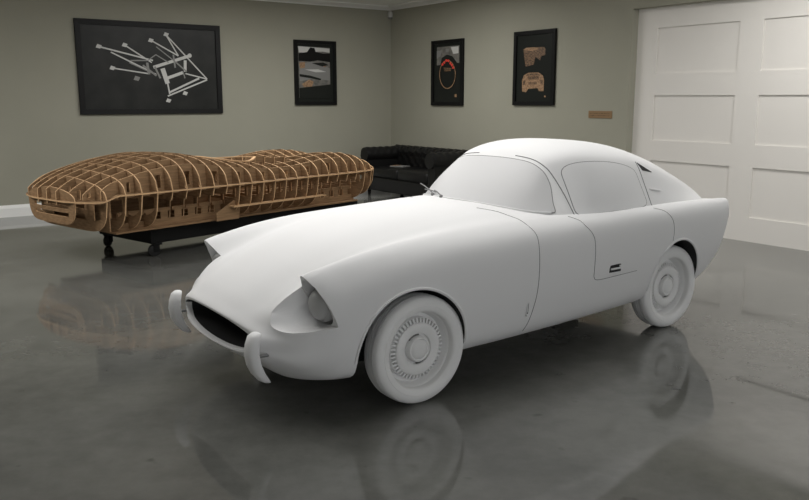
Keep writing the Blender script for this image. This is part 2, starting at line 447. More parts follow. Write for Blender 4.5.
# ---- greenhouse
G = [
 [(.86, 0, .962), (.89, .2, .957), (.95, .38, .944), (1.02, .5, .928), (1.095, .58, .917), (1.17, .625, .905), (1.20, .647, .880)],
 [(1.045, 0, 1.105), (1.058, .19, 1.102), (1.088, .35, 1.088), (1.125, .455, 1.062), (1.175, .52, 1.025), (1.232, .588, .965), (1.26, .650, .880)],
 [(1.235, 0, 1.235), (1.238, .18, 1.231), (1.245, .32, 1.217), (1.255, .405, 1.187), (1.275, .465, 1.138), (1.302, .555, 1.02), (1.315, .652, .880)],
 [(1.35, 0, 1.290), (1.35, .18, 1.286), (1.355, .33, 1.268), (1.365, .425, 1.237), (1.385, .485, 1.180), (1.41, .572, 1.04), (1.43, .655, .880)],
 [(1.55, 0, 1.330), (1.55, .2, 1.324), (1.55, .36, 1.300), (1.555, .46, 1.262), (1.56, .520, 1.195), (1.575, .592, 1.05), (1.59, .655, .880)],
 [(1.82, 0, 1.325), (1.82, .2, 1.319), (1.82, .355, 1.292), (1.82, .455, 1.245), (1.82, .513, 1.18), (1.82, .582, 1.04), (1.82, .645, .880)],
 [(2.10, 0, 1.288), (2.10, .2, 1.281), (2.10, .345, 1.250), (2.10, .44, 1.202), (2.10, .492, 1.14), (2.10, .552, 1.02), (2.10, .622, .875)],
 [(2.40, 0, 1.208), (2.40, .19, 1.200), (2.40, .33, 1.168), (2.40, .42, 1.120), (2.40, .47, 1.07), (2.40, .525, .98), (2.40, .592, .870)],
 [(2.70, 0, 1.088), (2.70, .18, 1.080), (2.70, .315, 1.050), (2.70, .40, 1.010), (2.70, .44, .975), (2.70, .485, .92), (2.70, .545, .86)],
 [(2.90, 0, .985), (2.90, .17, .978), (2.90, .30, .955), (2.89, .38, .930), (2.88, .42, .908), (2.87, .46, .88), (2.86, .50, .85)],
 [(3.08, 0, .860), (3.07, .16, .858), (3.05, .28, .852), (3.02, .36, .848), (2.99, .40, .845), (2.97, .43, .84), (2.95, .46, .83)],
]
gh = Net(G, True, False)
def gh_pt(u, v, off=0, sg=-1):
    p = gh(u, v); n = gh.normal(u, v)
    if n[2] < 0 and v < 3: n = -n
    elif v >= 3 and n[1] < 0: n = -n
    p = p + n * off
    return Vector((p[0], sg * p[1], p[2]))
bm = bmesh.new(); su, sv = 8, 6
NR, NC = len(G) - 1, len(G[0]) - 1
RR = []
for i in range(NR * su + 1):
    near = [gh_pt(i / su, j / sv) for j in range(NC * sv, -1, -1)]
    near[-1].y = 0
    far = [Vector((p.x, -p.y, p.z)) for p in near[-2::-1]]
    RR.append(near + far)
loft(bm, RR, closed=False, cap=False)
roof = obj('roof', bm, M['clay'], car, 50)

def patch(name, f, material, off=.003, n=40, m=24, both=True, sg_list=(-1,), parent=car):
    """window pane patch: f(a,b) with a,b in -1..1 -> (u,v) on the cabin net; rounded corners; thin raised edge"""
    out = []
    for sg in sg_list:
        bm = bmesh.new(); V = []
        for i in range(n + 1):
            row = []
            for j in range(m + 1):
                a = -1 + 2 * i / n; b = -1 + 2 * j / m
                q = f(a, b); u, v = q[0], q[1]
                s = sg
                if v < 0: v = -v; s = -sg
                row.append(bm.verts.new(gh_pt(u, v, off, s)))
            V.append(row)
        for i in range(n):
            for j in range(m): bm.faces.new((V[i][j], V[i + 1][j], V[i + 1][j + 1], V[i][j + 1]))
        r = bmesh.ops.extrude_face_region(bm, geom=bm.faces[:])
        vs = [x for x in r['geom'] if isinstance(x, bmesh.types.BMVert)]
        cen = Vector((1.7, 0, .9))
        for x in vs: x.co += (cen - x.co).normalized() * .006
        out.append(obj(name, bm, material, parent, 50))
    return out
def squircle(a, b, p=6.):
    r = (abs(a) ** p + abs(b) ** p) ** (1 / p)
    mx = max(abs(a), abs(b))
    if r < 1e-6: return a, b
    return a * mx / r, b * mx / r
# windscreen: u 0.06..1.93 (base..header), v -4.0..4.0 across
WSV = 4.6
def ws(a, b):
    a, b = squircle(a, b, 6)
    return (.98 + .93 * b, (WSV - .35 * b + .35 * min(0, b) ** 2) * a)
ws_o = patch('windscreen', ws, M['shaded_clay'], n=72, m=28)[0]
def border(name, f, rad, material, which=(0, 1, 2, 3), off=.004, sgs=(-1,), N=70, parent=car):
    bm = bmesh.new()
    E = {0: lambda t: (-1 + 2 * t, -1), 1: lambda t: (1, -1 + 2 * t), 2: lambda t: (1 - 2 * t, 1), 3: lambda t: (-1, 1 - 2 * t)}
    for sg in sgs:
        P = []
        for w in which:
            for k in range(N):
                u, v = f(*E[w](k / N)); s = sg
                if v < 0: v = -v; s = -sg
                P.append(gh_pt(u, v, off, s))
        if len(which) == 4:
            tube(bm, P, rad, 6, closed=True)
        else:
            u, v = f(*E[which[-1]](1)); s = sg if v >= 0 else -sg
            P.append(gh_pt(u, abs(v), off, s)); tube(bm, P, rad, 6)
    return obj(name, bm, material, parent, 60)
border('windscreen_seal', ws, .0035, M['gap'], off=.001)
border('windscreen_base_trim', lambda a, b: (ws(a, b)[0] + (0 if b > -.99 else -.02), ws(a, b)[1]), .0075, M['clay'], which=(0,), off=.006)
# side windows
def sw(a, b):
    # a: front..rear, b: belt..top
    a, b = squircle(a, b, 9)
    t = (a + 1) / 2; h = (b + 1) / 2
    top = 3.85 + .25 * abs(a) ** 3
    v = 5.90 + (top - 5.90) * h
    u0 = 2.26 + .42 * h; u1 = 5.78 + .10 * (1 - h)
    return (u0 + (u1 - u0) * t, v)
for sg in (-1, 1):
    w_ = patch('side_window', sw, M['clay'], n=40, m=22, off=.002, sg_list=(sg,))[0]
    border('window_seal', sw, .0028, M['gap'], off=.0, sgs=(sg,), parent=w_)
# roof edge seam around the windscreen (hardtop edge) and rear pillar seam
for sg in (-1, 1):
    bm = bmesh.new(); tube(bm, [gh_pt(2.12, 5.98 * t, .001, sg) for t in [k / 60 for k in range(10, 61)]], .003, 6); obj('roof_seam', bm, M['gap'], car, 60)
    bm = bmesh.new(); tube(bm, [gh_pt(5.98 + .04 * t, 3.4 + 2.55 * t, .001, sg) for t in [k / 30 for k in range(31)]], .002, 6); obj('pillar_seam', bm, M['gap'], car, 60)
# air outlet high on the rear pillar, with a bright strip under it
for sg in (-1, 1):
    bm = bmesh.new()
    A = [(6.02, 3.5), (6.50, 4.05), (6.12, 4.1)]
    vs = [bm.verts.new(gh_pt(u, v, .004, sg)) for u, v in A]; vs2 = [bm.verts.new(gh_pt(u, v, -.01, sg)) for u, v in A]
    bm.faces.new(vs); bm.faces.new(vs2[::-1])
    for i in range(3): bm.faces.new((vs[i], vs[(i + 1) % 3], vs2[(i + 1) % 3], vs2[i]))
    obj('air_outlet', bm, M['cavity_shade'], car)
    bm = bmesh.new(); tube(bm, [gh_pt(6.15 + .42 * t, 5.12 + .04 * t, .003, sg) for t in [k / 10 for k in range(11)]], .004, 6)
    obj('pillar_strip', bm, M['clay'], car, 60)

# ---- shut lines
seam('bonnet_seam', [('t', [(.80, .33), (.86, .46), (.875, .58), (.885, .665)]), ('s', [(.895, .865), (.905, .83), (.90, .75), (.885, .55), (.86, .40), (.82, .27)])])
seam('door_seam', [('t', [(1.25, .655), (1.31, .70)]), ('s', [(1.325, .850), (1.375, .79), (1.39, .72), (1.385, .56), (1.39, .52), (1.43, .500), (1.60, .498), (1.85, .500)])])
seam('rear_wing_seam', [('s', [(2.08, .885), (2.17, .86), (2.23, .80), (2.245, .72), (2.235, .655)])], r=.0018)
# ---- door handles and front-wing badges
for sg in (-1, 1):
    dh = bmesh.new(); h, nn = side_hit(1.60, .55, sg)
    y = h.y
    box(dh, (1.540, y - .006, .528), (1.650, y + .006, .575), .002)
    ho = obj('door_handle', dh, M['cavity_shade'], car)
    b2 = bmesh.new(); box(b2, (1.552, min(y, y + sg * .014), .545), (1.642, max(y, y + sg * .014), .556), .003); box(b2, (1.632, min(y, y + sg * .014), .545), (1.644, max(y, y + sg * .014), .570), .003)
    obj('lever', b2, M['clay'], ho)
    b3 = bmesh.new(); h, nn = side_hit(.805, .42, sg); y = h.y
    tube(b3, [(.812, y + sg * .001, .455), (.805, y + sg * .003, .395)], .0045, 8); 
    bmesh.ops.create_icosphere(b3, subdivisions=2, radius=.008, matrix=Matrix.Translation((.803, y + sg * .004, .378)))
    bd = obj('wing_badge', b3, M['clay'], car, 60)
    b4 = bmesh.new(); tube(b4, [(.820, y + sg * .0005, .460), (.812, y + sg * .001, .385)], .004, 6); obj('badge_shadow', b4, M['gap'], bd, 60)  # dark bar beside the badge stands in for its shadow

# ---- wheels
tyre_prof = [(.030, .2065), (.078, .2085), (.090, .214), (.098, .228), (.101, .245), (.0985, .2465), (.0985, .2495), (.099, .252), (.095, .268), (.086, .281), (.074, .289), (.05, .2945), (.048, .290), (.044, .290), (.042, .295), (.015, .2955), (.013, .290), (.009, .290), (.007, .2955)]
tyre_prof = tyre_prof + [(-y, r) for y, r in tyre_prof[::-1]]
tyre_prof = [(y * .74, r) for y, r in tyre_prof]
def wheel_parts(root, axle):
    bm = bmesh.new(); lathe(bm, tyre_prof + [tyre_prof[0]], 96); t = obj('tyre', bm, M['tyre'], root, 40)
    bm = bmesh.new()    # steel rim and dish; local +y is outboard
    rim = [(-.03, 0), (-.03, .06), (-.02, .10), (-.034, .150), (-.042, .176), (-.03, .187), (.0, .194), (.016, .199), (.026, .204), (.028, .2068), (.02, .209), (-.06, .209), (-.06, .20), (-.02, .19), (-.02, 0)]
    lathe(bm, rim, 96); r = obj('rim', bm, M['hub'], root, 35)
    bm = bmesh.new()
    cap = [(-.012, .172), (.030, .171), (.034, .168), (.016, .165), (.012, .158), (.014, .146), (.048, .142), (.055, .134), (.058, .118), (.053, .098), (.048, .090), (.046, .086), (.026, .085), (.026, .071), (.056, .069), (.064, .063), (.064, .058), (.058, .054), (.066, .046), (.072, .036), (.075, .018), (.076, 0)]
    cap = [(y - .020, r) for y, r in cap]
    lathe(bm, cap, 96); c = obj('hubcap', bm, M['hub'], root, 35)
    bm = bmesh.new()
    for k in range(44):
        a = 2 * PI * k / 44; ca, sa = math.cos(a), math.sin(a)
        r0, r1, hw = .143, .167, .0048
        q = []
        for rr, s_, yy in ((r0, -1, .022), (r0, 1, .022), (r1, 1, .017), (r1, -1, .017)):
            q.append((rr * ca - s_ * hw * sa, yy, rr * sa + s_ * hw * ca))
        top = [bm.verts.new(p) for p in q]; bot = [bm.verts.new((p[0], -.012, p[2])) for p in q]
        bm.faces.new(top); bm.faces.new(bot)
        for i in range(4): bm.faces.new((top[i], top[(i + 1) % 4], bot[(i + 1) % 4], bot[i]))
    rd = obj('hubcap_ridges', bm, M['hub'], c); rd['kind'] = 'stuff'
    for a0 in (.25 * PI, 1.25 * PI):
        bm = bmesh.new(); P = [(.078 * math.cos(a0 + t), .020, .078 * math.sin(a0 + t)) for t in [(.9 * k / 8) for k in range(9)]]
        tube(bm, P, .0042, 6); obj('spinner_ear', bm, M['gap'], c, 60)
    bm = bmesh.new(); tube(bm, [(.152, -.01, -.085), (.172, .045, -.096)], .005, 8); obj('valve', bm, M['hub'], root, 60)
for (x, z), wo in ((FW, .772), (RW, .622)):
    for sg in (-1, 1):
        e = bpy.data.objects.new('wheel', None); COL.objects.link(e); e.parent = car; e.empty_display_size = .1
        e.location = (x, sg * (wo - .078), z + .0005)
        e.rotation_euler = (0, 0 if sg > 0 else PI, 0) if False else (0, 0, 0 if sg > 0 else PI)
        wheel_parts(e, None)

# ---- headlamps
for sg in (-1, 1):
    bm = bmesh.new()
    Mx = Matrix.Translation((-.450, sg * .618, .598)) @ Matrix.Rotation(PI / 2, 4, 'Z') @ Matrix.Rotation(.04, 4, 'X')
    lathe(bm, [(.060, 0), (.057, .025), (.049, .048), (.036, .066), (.018, .078), (.006, .082), (-.03, .083), (-.03, 0)], 48, Mx)
    hl = obj('headlamp', bm, M['lamp'], car, 50)
    bm = bmesh.new(); lathe(bm, [(.0, .082), (.010, .084), (.013, .087), (.006, .090), (-.03, .090), (-.03, .082), (0, .082)], 48, Mx)
    obj('headlamp_rim', bm, M['lamp'], hl, 50)
    # ---- overriders
    bm = bmesh.new(); Rg = []
    n = 16
    keys = [(0, .486, -.795, .012), (.04, .483, -.800, .030), (.12, .470, -.808, .041), (.3, .43, -.818, .046), (.5, .380, -.822, .048), (.7, .325, -.812, .048), (.85, .278, -.792, .046), (.94, .243, -.768, .040), (1, .225, -.750, .024)]
    for t, z, x, hw in keys:
        tang = Vector((-(.5 - t) * .6, 0, -1)).normalized()
        ring = []
        for k in range(n):
            a = 2 * PI * k / n
            dy = hw * abs(math.cos(a)) ** .6 * (1 if math.cos(a) > 0 else -1)
            dx = (.040 if math.sin(a) < 0 else .022) * (hw / .048) * math.sin(a)
            ring.append(Vector((x + .034 + dx, sg * .535 + dy, z)))
        Rg.append(ring)
    loft(bm, Rg); ov = obj('overrider', bm, M['clay'], car, 60)
    bm = bmesh.new(); tube(bm, [(-.78, sg * .53, .36), (-.66, sg * .53, .36)], .009, 8); obj('overrider_bracket', bm, M['gap'], ov, 60)
# grille back panel and lower lip inside the mouth
bm = bmesh.new(); loft(bm, [inset(lip, .20, .94), inset(lip, .21, .94)]); obj('grille_panel', bm, M['cavity_shade'], car)
# ---- wipers
for (bx, by), mid, (b0, b1) in (((.905, .235), (.955, .37, 1.0), ((1.035, .56, 1.012), (.955, .36, .995))), ((.872, .10), (.915, .24, 1.0), ((.955, .40, .990), (.915, .22, .990)))):
    bm = bmesh.new()
    bmesh.ops.create_icosphere(bm, subdivisions=2, radius=.013, matrix=Matrix.Translation((bx - .01, by, .975)))
    tube(bm, [(bx - .01, by, .982), ((bx + mid[0]) / 2 - .01, (by + mid[1]) / 2, .998), mid], .004, 6)
    tube(bm, [b0, ((b0[0] + b1[0]) / 2, (b0[1] + b1[1]) / 2, (b0[2] + b1[2]) / 2 + .003), b1], .004, 6)
    obj('wiper', bm, M['gap'], car, 60)
bmx.free()

# ================================================================== BUCK
BTH = math.radians(15); BO = Vector((2.49, 8.58, 0))
buck = thing('body_buck', 'brown slotted fibreboard station buck of a car body standing on a black trolley', 'car body buck', BO, BTH)
Wk = [(-.87, .16), (-.858, .32), (-.82, .48), (-.78, .60), (-.69, .70), (-.58, .765), (-.3, .79), (.4, .80), (1.5, .785), (2.5, .785), (2.9, .76), (3.12, .70), (3.27, .58), (3.36, .38), (3.40, .15)]
Tc = [(-.90, .70), (-.85, .745), (-.66, .85), (-.3, .955), (0, 1.01), (.35, 1.035), (.7, 1.0), (1.0, .94), (1.8, .90), (2.4, .86), (2.9, .80), (3.2, .73), (3.40, .705)]
Tf = [(-.90, .68), (-.83, .73), (-.58, .855), (-.2, .97), (.2, 1.03), (.5, 1.01), (.9, .94), (1.3, .89), (1.7, .885), (2.05, .93), (2.35, .965), (2.65, .962), (2.92, .92), (3.15, .83), (3.32, .735), (3.40, .705)]
Bk = [(-.90, .56), (-.87, .46), (-.80, .39), (-.68, .34), (-.5, .33), (-.2, .32), (2.6, .32), (2.95, .34), (3.2, .38), (3.33, .46), (3.40, .60)]
ZW = .70
def zw(u): return interp([(-.95, .635), (-.68, .645), (-.56, .70)], u)
def smooth_keys(K, step=.03):
    """resample keys with Catmull-Rom for rounder profiles"""
    out = []
    for i in range(len(K) - 1):
        for t in (0, .25, .5, .75):
            w = cr_weights(t); q = sum(w[k] * np.array(K[min(max(i - 1 + k, 0), len(K) - 1)]) for k in range(4)); out.append(tuple(q))
    out.append(K[-1]); return out
Wk, Tc, Tf, Bk = map(smooth_keys, (Wk, Tc, Tf, Bk))
def b_top(u, w):
    W = interp(Wk, u); a = min(abs(w) / W, 1)
    s = min(abs(w) / .5, 1); s = s * s * (3 - 2 * s)
    t = interp(Tc, u) * (1 - s) + interp(Tf, u) * s
    return zw(u) + (t - zw(u)) * max(0, 1 - a ** 4) ** .5
def in_arch(u): return .02 < u < .74 or 2.22 < u < 2.88
def b_bot(u, w):
    W = interp(Wk, u); a = min(abs(w) / W, 1); zb = interp(Bk, u)
    z = zw(u) - (zw(u) - zb) * max(0, 1 - a ** 7) ** .5
    if in_arch(u) and abs(w) > .47: z = max(z, .605)
    return z
def cockpit(u, w): 
    return .98 < u < 1.92 and abs(w) < .40 * math.sin(PI * min(1, max(0, (u - .93) / 1.9 + .10))) ** .5
def sheet(bm, V, keep):
    n, m = len(V) - 1, len(V[0]) - 1
    P = {}
    for i in range(n):
        for j in range(m):
            if not keep(i, j): continue
            q = []
            for a, b in ((i, j), (i + 1, j), (i + 1, j + 1), (i, j + 1)):
                if (a, b) not in P: P[a, b] = bm.verts.new(V[a][b])
                q.append(P[a, b])
            bm.faces.new(q)
def thicken(bm, d):
    bmesh.ops.remove_doubles(bm, verts=bm.verts[:], dist=1e-5)
    fs0 = bm.faces[:]
    r = bmesh.ops.extrude_face_region(bm, geom=fs0)
    vs = [x for x in r['geom'] if isinstance(x, bmesh.types.BMVert)]
    new = set(x for x in r['geom'] if isinstance(x, bmesh.types.BMFace))
    old = set(fs0)
    for x in vs: x.co += Vector(d)
    for f in bm.faces: f.material_index = 0 if (f in new or f in old) else 1
# cross ribs
us = [-.825 + .17 * k for k in range(25)]
for q, u in enumerate(us):
    W = interp(Wk, u); NW, NZ = 40, 12
    ws_ = [-W + 2 * W * i / NW for i in range(NW + 1)]
    ws_ = [math.copysign(abs(x / W) ** .8, x) * W for x in ws_]
    V = []
    for w in ws_:
        zt, zb = b_top(u, w), b_bot(u, w)
        if cockpit(u, w): zt = .52
        # waist level sits at a fixed grid line
        V.append([Vector((u, w, zb + (min(zw(u), zt) - zb) * k / 6)) if k <= 6 else Vector((u, w, min(zw(u), zt) + (zt - min(zw(u), zt)) * (k - 6) / 6)) for k in range(NZ + 1)])
    def keep(i, j):
        w = (ws_[i] + ws_[i + 1]) / 2; aw = abs(w)
        if aw > W * .985: return j in (5, 6) or True
        bay = (aw / .18) % 1
        if j >= 6:
            if .3 < bay < .72 and j in (7, 8, 9) and aw < .56 and q % 2: return False
            if .35 < bay < .65 and j in (7, 8) and aw >= .5: return False
        else:
            if aw < .44 and (1 if u < 1 else 3) <= j <= 4 and u > -.6: return False
            if u < -.6 and j in (2, 4) and aw < .33: return False
            if aw > .48 and aw < W * .90 and 2 <= j <= 4 and not in_arch(u) and u < -.1: return False
            if aw > .50 and aw < W * .90 and 3 <= j <= 4 and not in_arch(u) and u > .7: return False
        return True
    bm = bmesh.new(); sheet(bm, V, keep); thicken(bm, (.012, 0, 0))
    obj('cross_rib', bm, None, buck, mats=[M['wood'], M['woodedge']])
# longitudinal ribs
for w in (-.66, -.54, -.36, -.18, 0, .18, .36, .54, .66):
    V = []
    NU = 110
    uu = [-.86 + 4.25 * i / NU for i in range(NU + 1)]
    for u in uu:
        zt = b_top(u, w) + .004
        if abs(w) < .4 and cockpit(u, w): zt = .55
        zb = max(b_bot(u, w) + .02, min(zt - .02, .60 if abs(w) < .5 else .66))
        V.append([Vector((u, w, zb + (zt - zb) * k / 4)) for k in range(5)])
    def keep(i, j):
        u = uu[i]; W = interp(Wk, u)
        if abs(w) > W * .93: return False
        ph = ((u + .825) / .17) % 1
        if .3 < ph < .7 and j in (1, 2) and int((u + .825) / .17) % 2 == 0: return False
        return True
    bm = bmesh.new(); sheet(bm, V, keep); thicken(bm, (0, .012, 0))
    obj('lengthwise_rib', bm, None, buck, mats=[M['wood'], M['woodedge']])
# waist board (horizontal ring) and sill boards
def ring_board(name, z, off, width, u0, u1, sides=(-1, 1), closed=True, t=.014):
    uu = [u0 + (u1 - u0) * (.5 - .5 * math.cos(PI * k / 90)) for k in range(91)]
    near = [(u, -(interp(Wk, u) + off)) for u in uu]
    loop = near + [(u, -w) for u, w in near[::-1]]
    bm = bmesh.new(); Rg = []
    N = len(loop)
    for i, (u, w) in enumerate(loop):
        a = Vector((*loop[i - 1], 0)); b = Vector((*loop[(i + 1) % N], 0)); tg = (b - a)
        tg = tg.normalized() if tg.length > 1e-6 else Vector((1, 0, 0))
        nn = Vector((-tg.y, tg.x, 0))
        p = Vector((u, w, z + zw(u) - ZW)); q = p + nn * width
        Rg.append([p, q, q + Vector((0, 0, t)), p + Vector((0, 0, t))])
    R_ = [[bm.verts.new(p) for p in r] for r in Rg]
    for i in range(N):
        A, B = R_[i], R_[(i + 1) % N]
        for k in range(4):
            f = bm.faces.new((A[k], A[(k + 1) % 4], B[(k + 1) % 4], B[k])); f.material_index = 1 if k == 3 else 0
    return obj(name, bm, None, buck, mats=[M['wood'], M['woodedge']])
ring_board('waist_board', ZW - .007, .006, .075, -.865, 3.395)
for sg in (-1, 1):
    bm = bmesh.new(); box(bm, (.80, min(sg * .70, sg * .775), .452), (2.20, max(sg * .70, sg * .775), .466)); obj('sill_board', bm, M['woodedge'], buck)
    bm = bmesh.new(); ncol = 120
    Vp = [[Vector((-.42 + 3.37 * i / ncol, sg * .51, .315 + .19 * k / 5)) for k in range(6)] for i in range(ncol + 1)]
    sheet(bm, Vp, lambda i, j: not (i % 6 in (2, 3, 4) and j in (2, 3)) and not (j == 4 and i % 6 in (3,)))
    thicken(bm, (0, sg * .012, 0)); obj('base_side_panel', bm, None, buck, mats=[M['wood'], M['woodedge']])
    # perforated gusset plates behind the front wheel opening
    bm = bmesh.new(); vs = []
    P = [(.62, .315), (.92, .315), (.95, .47), (.86, .52), (.62, .40)]
    A = [bm.verts.new((u, sg * .69, z)) for u, z in P]; B = [bm.verts.new((u, sg * .702, z)) for u, z in P]
    bm.faces.new(A); bm.faces.new(B)
    for i in range(5): bm.faces.new((A[i], A[(i + 1) % 5], B[(i + 1) % 5], B[i]))
    obj('gusset_plate', bm, M['wood'], buck)
bm = bmesh.new(); box(bm, (-.50, -.60, .305), (2.95, .60, .32)); box(bm, (-.60, -.66, .35), (-.588, .66, .63)); box(bm, (-.43, -.50, .315), (-.415, .50, .50)); obj('base_board', bm, M['wood'], buck)
bm = bmesh.new(); box(bm, (-.58, -.006, .32), (2.95, .006, .60)); obj('centre_spine', bm, M['wood'], buck)
# cockpit rim: flat pointed hoop
bm = bmesh.new(); L = []
for k in range(64):
    a = 2 * PI * k / 64
    u = 1.32 + .42 * math.cos(a); w = -.02 + .34 * math.sin(a) * (1 - .75 * max(0, math.cos(a)) ** 1.5)
    L.append((u, w))
Rr = []
for i, (u, w) in enumerate(L):
    c = Vector((1.32, 0)); d = (Vector((u, w)) - c).normalized()
    o_, i_ = Vector((u, w)) + d * .012, Vector((u, w)) - d * .02
    z = b_top(u, w) + .002
    Rr.append([bm.verts.new((o_.x, o_.y, z)), bm.verts.new((i_.x, i_.y, z)), bm.verts.new((i_.x, i_.y, z + .013)), bm.verts.new((o_.x, o_.y, z + .013))])
for i in range(64):
    A, B = Rr[i], Rr[(i + 1) % 64]
    for k in range(4): bm.faces.new((A[k], A[(k + 1) % 4], B[(k + 1) % 4], B[k]))
obj('cockpit_hoop', bm, M['woodedge'], buck)

trol = thing('trolley', 'black steel trolley on castors carrying the brown car body buck', 'trolley', BO, BTH)
bm = bmesh.new(); box(bm, (-.06, -.50, .14), (3.05, .50, .304), .004); obj('platform', bm, M['black'], trol)
for u in (.03, 2.9):
    for w in (-.46, .46):
        e = bpy.data.objects.new('castor', None); COL.objects.link(e); e.parent = trol; e.location = (u, w, 0); e.rotation_euler = (0, 0, .5 if w > 0 else -.3)
        bm = bmesh.new(); lathe(bm, [(-.024, 0), (-.024, .052), (-.02, .060), (.02, .060), (.024, .052), (.024, 0)], 32, Matrix.Translation((-.03, 0, .0605))); obj('castor_wheel', bm, M['rubber'], e, 40)
        bm = bmesh.new(); box(bm, (-.045, -.034, .045), (.02, -.026, .125)); box(bm, (-.045, .026, .045), (.02, .034, .125)); box(bm, (-.05, -.045, .12), (.045, .045, .14)); obj('castor_fork', bm, M['black'], e)

# ================================================================== SOFA
SX, SY0, SY1 = 7.30, 9.50, 11.55
sofa = thing('chesterfield_sofa', 'black buttoned leather chesterfield sofa against the right wall near the corner', 'sofa', (SX, (SY0 + SY1) / 2, 0))
HL = (SY1 - SY0) / 2; DP = .90
bm = bmesh.new(); box(bm, (.06, -HL + .06, .09), (DP - .06, HL - .06, .30), .015); obj('base', bm, M['leather'], sofa)
for k in range(2):
    bm = bmesh.new(); y0 = -HL + .22 + k * (HL - .22); box(bm, (.04, y0 + .004, .30), (DP - .22, y0 + (HL - .22) - .004, .45), .03); obj('seat_cushion', bm, M['leather'], sofa, 50)
def tufted_roll(bm, length, N, M_, f):
    V = [[bm.verts.new(f(i / N, j / M_)) for j in range(M_ + 1)] for i in range(N + 1)]
    for i in range(N):
        for j in range(M_): bm.faces.new((V[i][j], V[i + 1][j], V[i + 1][j + 1], V[i][j + 1]))
def back_f(s, t):
    # profile in x/z: inner face from seat up, roll over to the rear
    y = -HL + .02 + s * (2 * HL - .04)
    prof = [(DP - .24, .40), (DP - .25, .50), (DP - .27, .62), (DP - .285, .69), (DP - .25, .755), (DP - .17, .775), (DP - .09, .75), (DP - .06, .68), (DP - .07, .60), (DP - .06, .12)]
    k = t * (len(prof) - 1); i = min(int(k), len(prof) - 2); w = cr_weights(k - i)
    q = sum(w[m] * np.array(prof[min(max(i - 1 + m, 0), len(prof) - 1)]) for m in range(4))
    a = (math.cos(s * 2 * PI * 11 + (PI if int(k) % 2 else 0)) * .5 + .5)
    dep = .022 * a * (1 if k < 6 else 0)
    return Vector((q[0] + dep * .8, y, q[1] - dep * .5))
bm = bmesh.new(); tufted_roll(bm, 1, 160, 45, back_f)
bmesh.ops.holes_fill(bm, edges=bm.edges[:], sides=0)
obj('backrest', bm, M['leather'], sofa, 60)
for sg in (-1, 1):
    bm = bmesh.new(); rings = []
    for i in range(41):
        x = .0 + (DP - .1) * i / 40
        ring = []
        for k in range(28):
            a = 2 * PI * k / 28
            tuft = .010 * (math.cos(i / 40 * 2 * PI * 6) * .5 + .5) if (a < PI) else 0
            r = .115 - tuft
            ring.append(Vector((x, sg * (HL - .115) + r * math.cos(a), .645 + r * math.sin(a))))
        rings.append(ring)
    loft(bm, rings)
    arm = obj('arm', bm, M['leather'], sofa, 60)
    bm = bmesh.new(); box(bm, (.03, sg * HL - sg * .19 if sg > 0 else -HL + .04, .09), (DP - .08, HL - .04 if sg > 0 else -HL + .19, .64), .012)
    obj('arm_panel', bm, M['leather'], arm)
for x in (.10, DP - .12):
    for y in (-HL + .12, HL - .12):
        bm = bmesh.new(); bmesh.ops.create_cone(bm, cap_ends=True, segments=16, radius1=.022, radius2=.034, depth=.092, matrix=Matrix.Translation((x, y, .046))); obj('leg', bm, M['black'], sofa, 40)
sofa.scale = (1, 1, 1.07)
# magazine on the seat
mg = thing('magazine', 'small tan and grey magazine lying on the black sofa seat', 'magazine', (SX + .47, SY1 - .50, .4825), .3)
bm = bmesh.new(); box(bm, (-.10, -.14, 0), (.10, .14, .018), .003); obj('pages', bm, M['tube2'], mg)
bm = bmesh.new(); box(bm, (-.095, .04, .0175), (.095, .135, .0195)); obj('cover_band', bm, M['ink_tan'], mg)

# ================================================================== PICTURES
def wall_frame(name, label, a0, a1, z0, z1, wall, bw, dep=.04, mount=0):
    """local frame: x along the picture to the viewer's right, y out of the wall towards the room is -y"""
    w = abs(a1 - a0); h = z1 - z0
    if wall == 'A': root = thing(name, label, 'picture', ((a0 + a1) / 2, YA, (z0 + z1) / 2), 0)
    else: root = thing(name, label, 'picture', (XB, (a0 + a1) / 2, (z0 + z1) / 2), -PI / 2)
    bm = bmesh.new()
    W2, H2 = w / 2, h / 2
    outer = [(-W2, -H2), (W2, -H2), (W2, H2), (-W2, H2)]
    innr = [(-W2 + bw, -H2 + bw), (W2 - bw, -H2 + bw), (W2 - bw, H2 - bw), (-W2 + bw, H2 - bw)]
    lay = [[(x, -.001, z) for x, z in outer], [(x, -dep, z) for x, z in outer], [(x * .995, -dep - .003, z * .995) for x, z in outer], [(x, -dep, z) for x, z in innr], [(x, -dep + .018, z) for x, z in innr]]
    R_ = [[bm.verts.new(p) for p in l] for l in lay]
    for A, B in zip(R_, R_[1:]):
        for k in range(4): bm.faces.new((A[k], A[(k + 1) % 4], B[(k + 1) % 4], B[k]))
    bm.faces.new(R_[0])
    obj('frame', bm, M['frame'], root)
    bm = bmesh.new(); box(bm, (-W2 + bw, -dep + .022, -H2 + bw), (W2 - bw, -dep + .026, H2 - bw)); p = obj('print', bm, M['print'] if mount == 0 else M['mount'], root)
    return root, p, -dep + .0215
def poly(bm, pts, y, t=.001):
    A = [bm.verts.new((x, y, z)) for x, z in pts]; B = [bm.verts.new((x, y - t, z)) for x, z in pts]
    bm.faces.new(A); bm.faces.new(B[::-1])
    n = len(pts)
    for i in range(n): bm.faces.new((A[i], A[(i + 1) % n], B[(i + 1) % n], B[i]))
def stroke(bm, a, b, w, y, t=.001):
    d = Vector((b[0] - a[0], b[1] - a[1])); d.normalize(); n = Vector((-d.y, d.x)) * w / 2
    poly(bm, [(a[0] + n.x, a[1] + n.y), (b[0] + n.x, b[1] + n.y), (b[0] - n.x, b[1] - n.y), (a[0] - n.x, a[1] - n.y)], y, t)
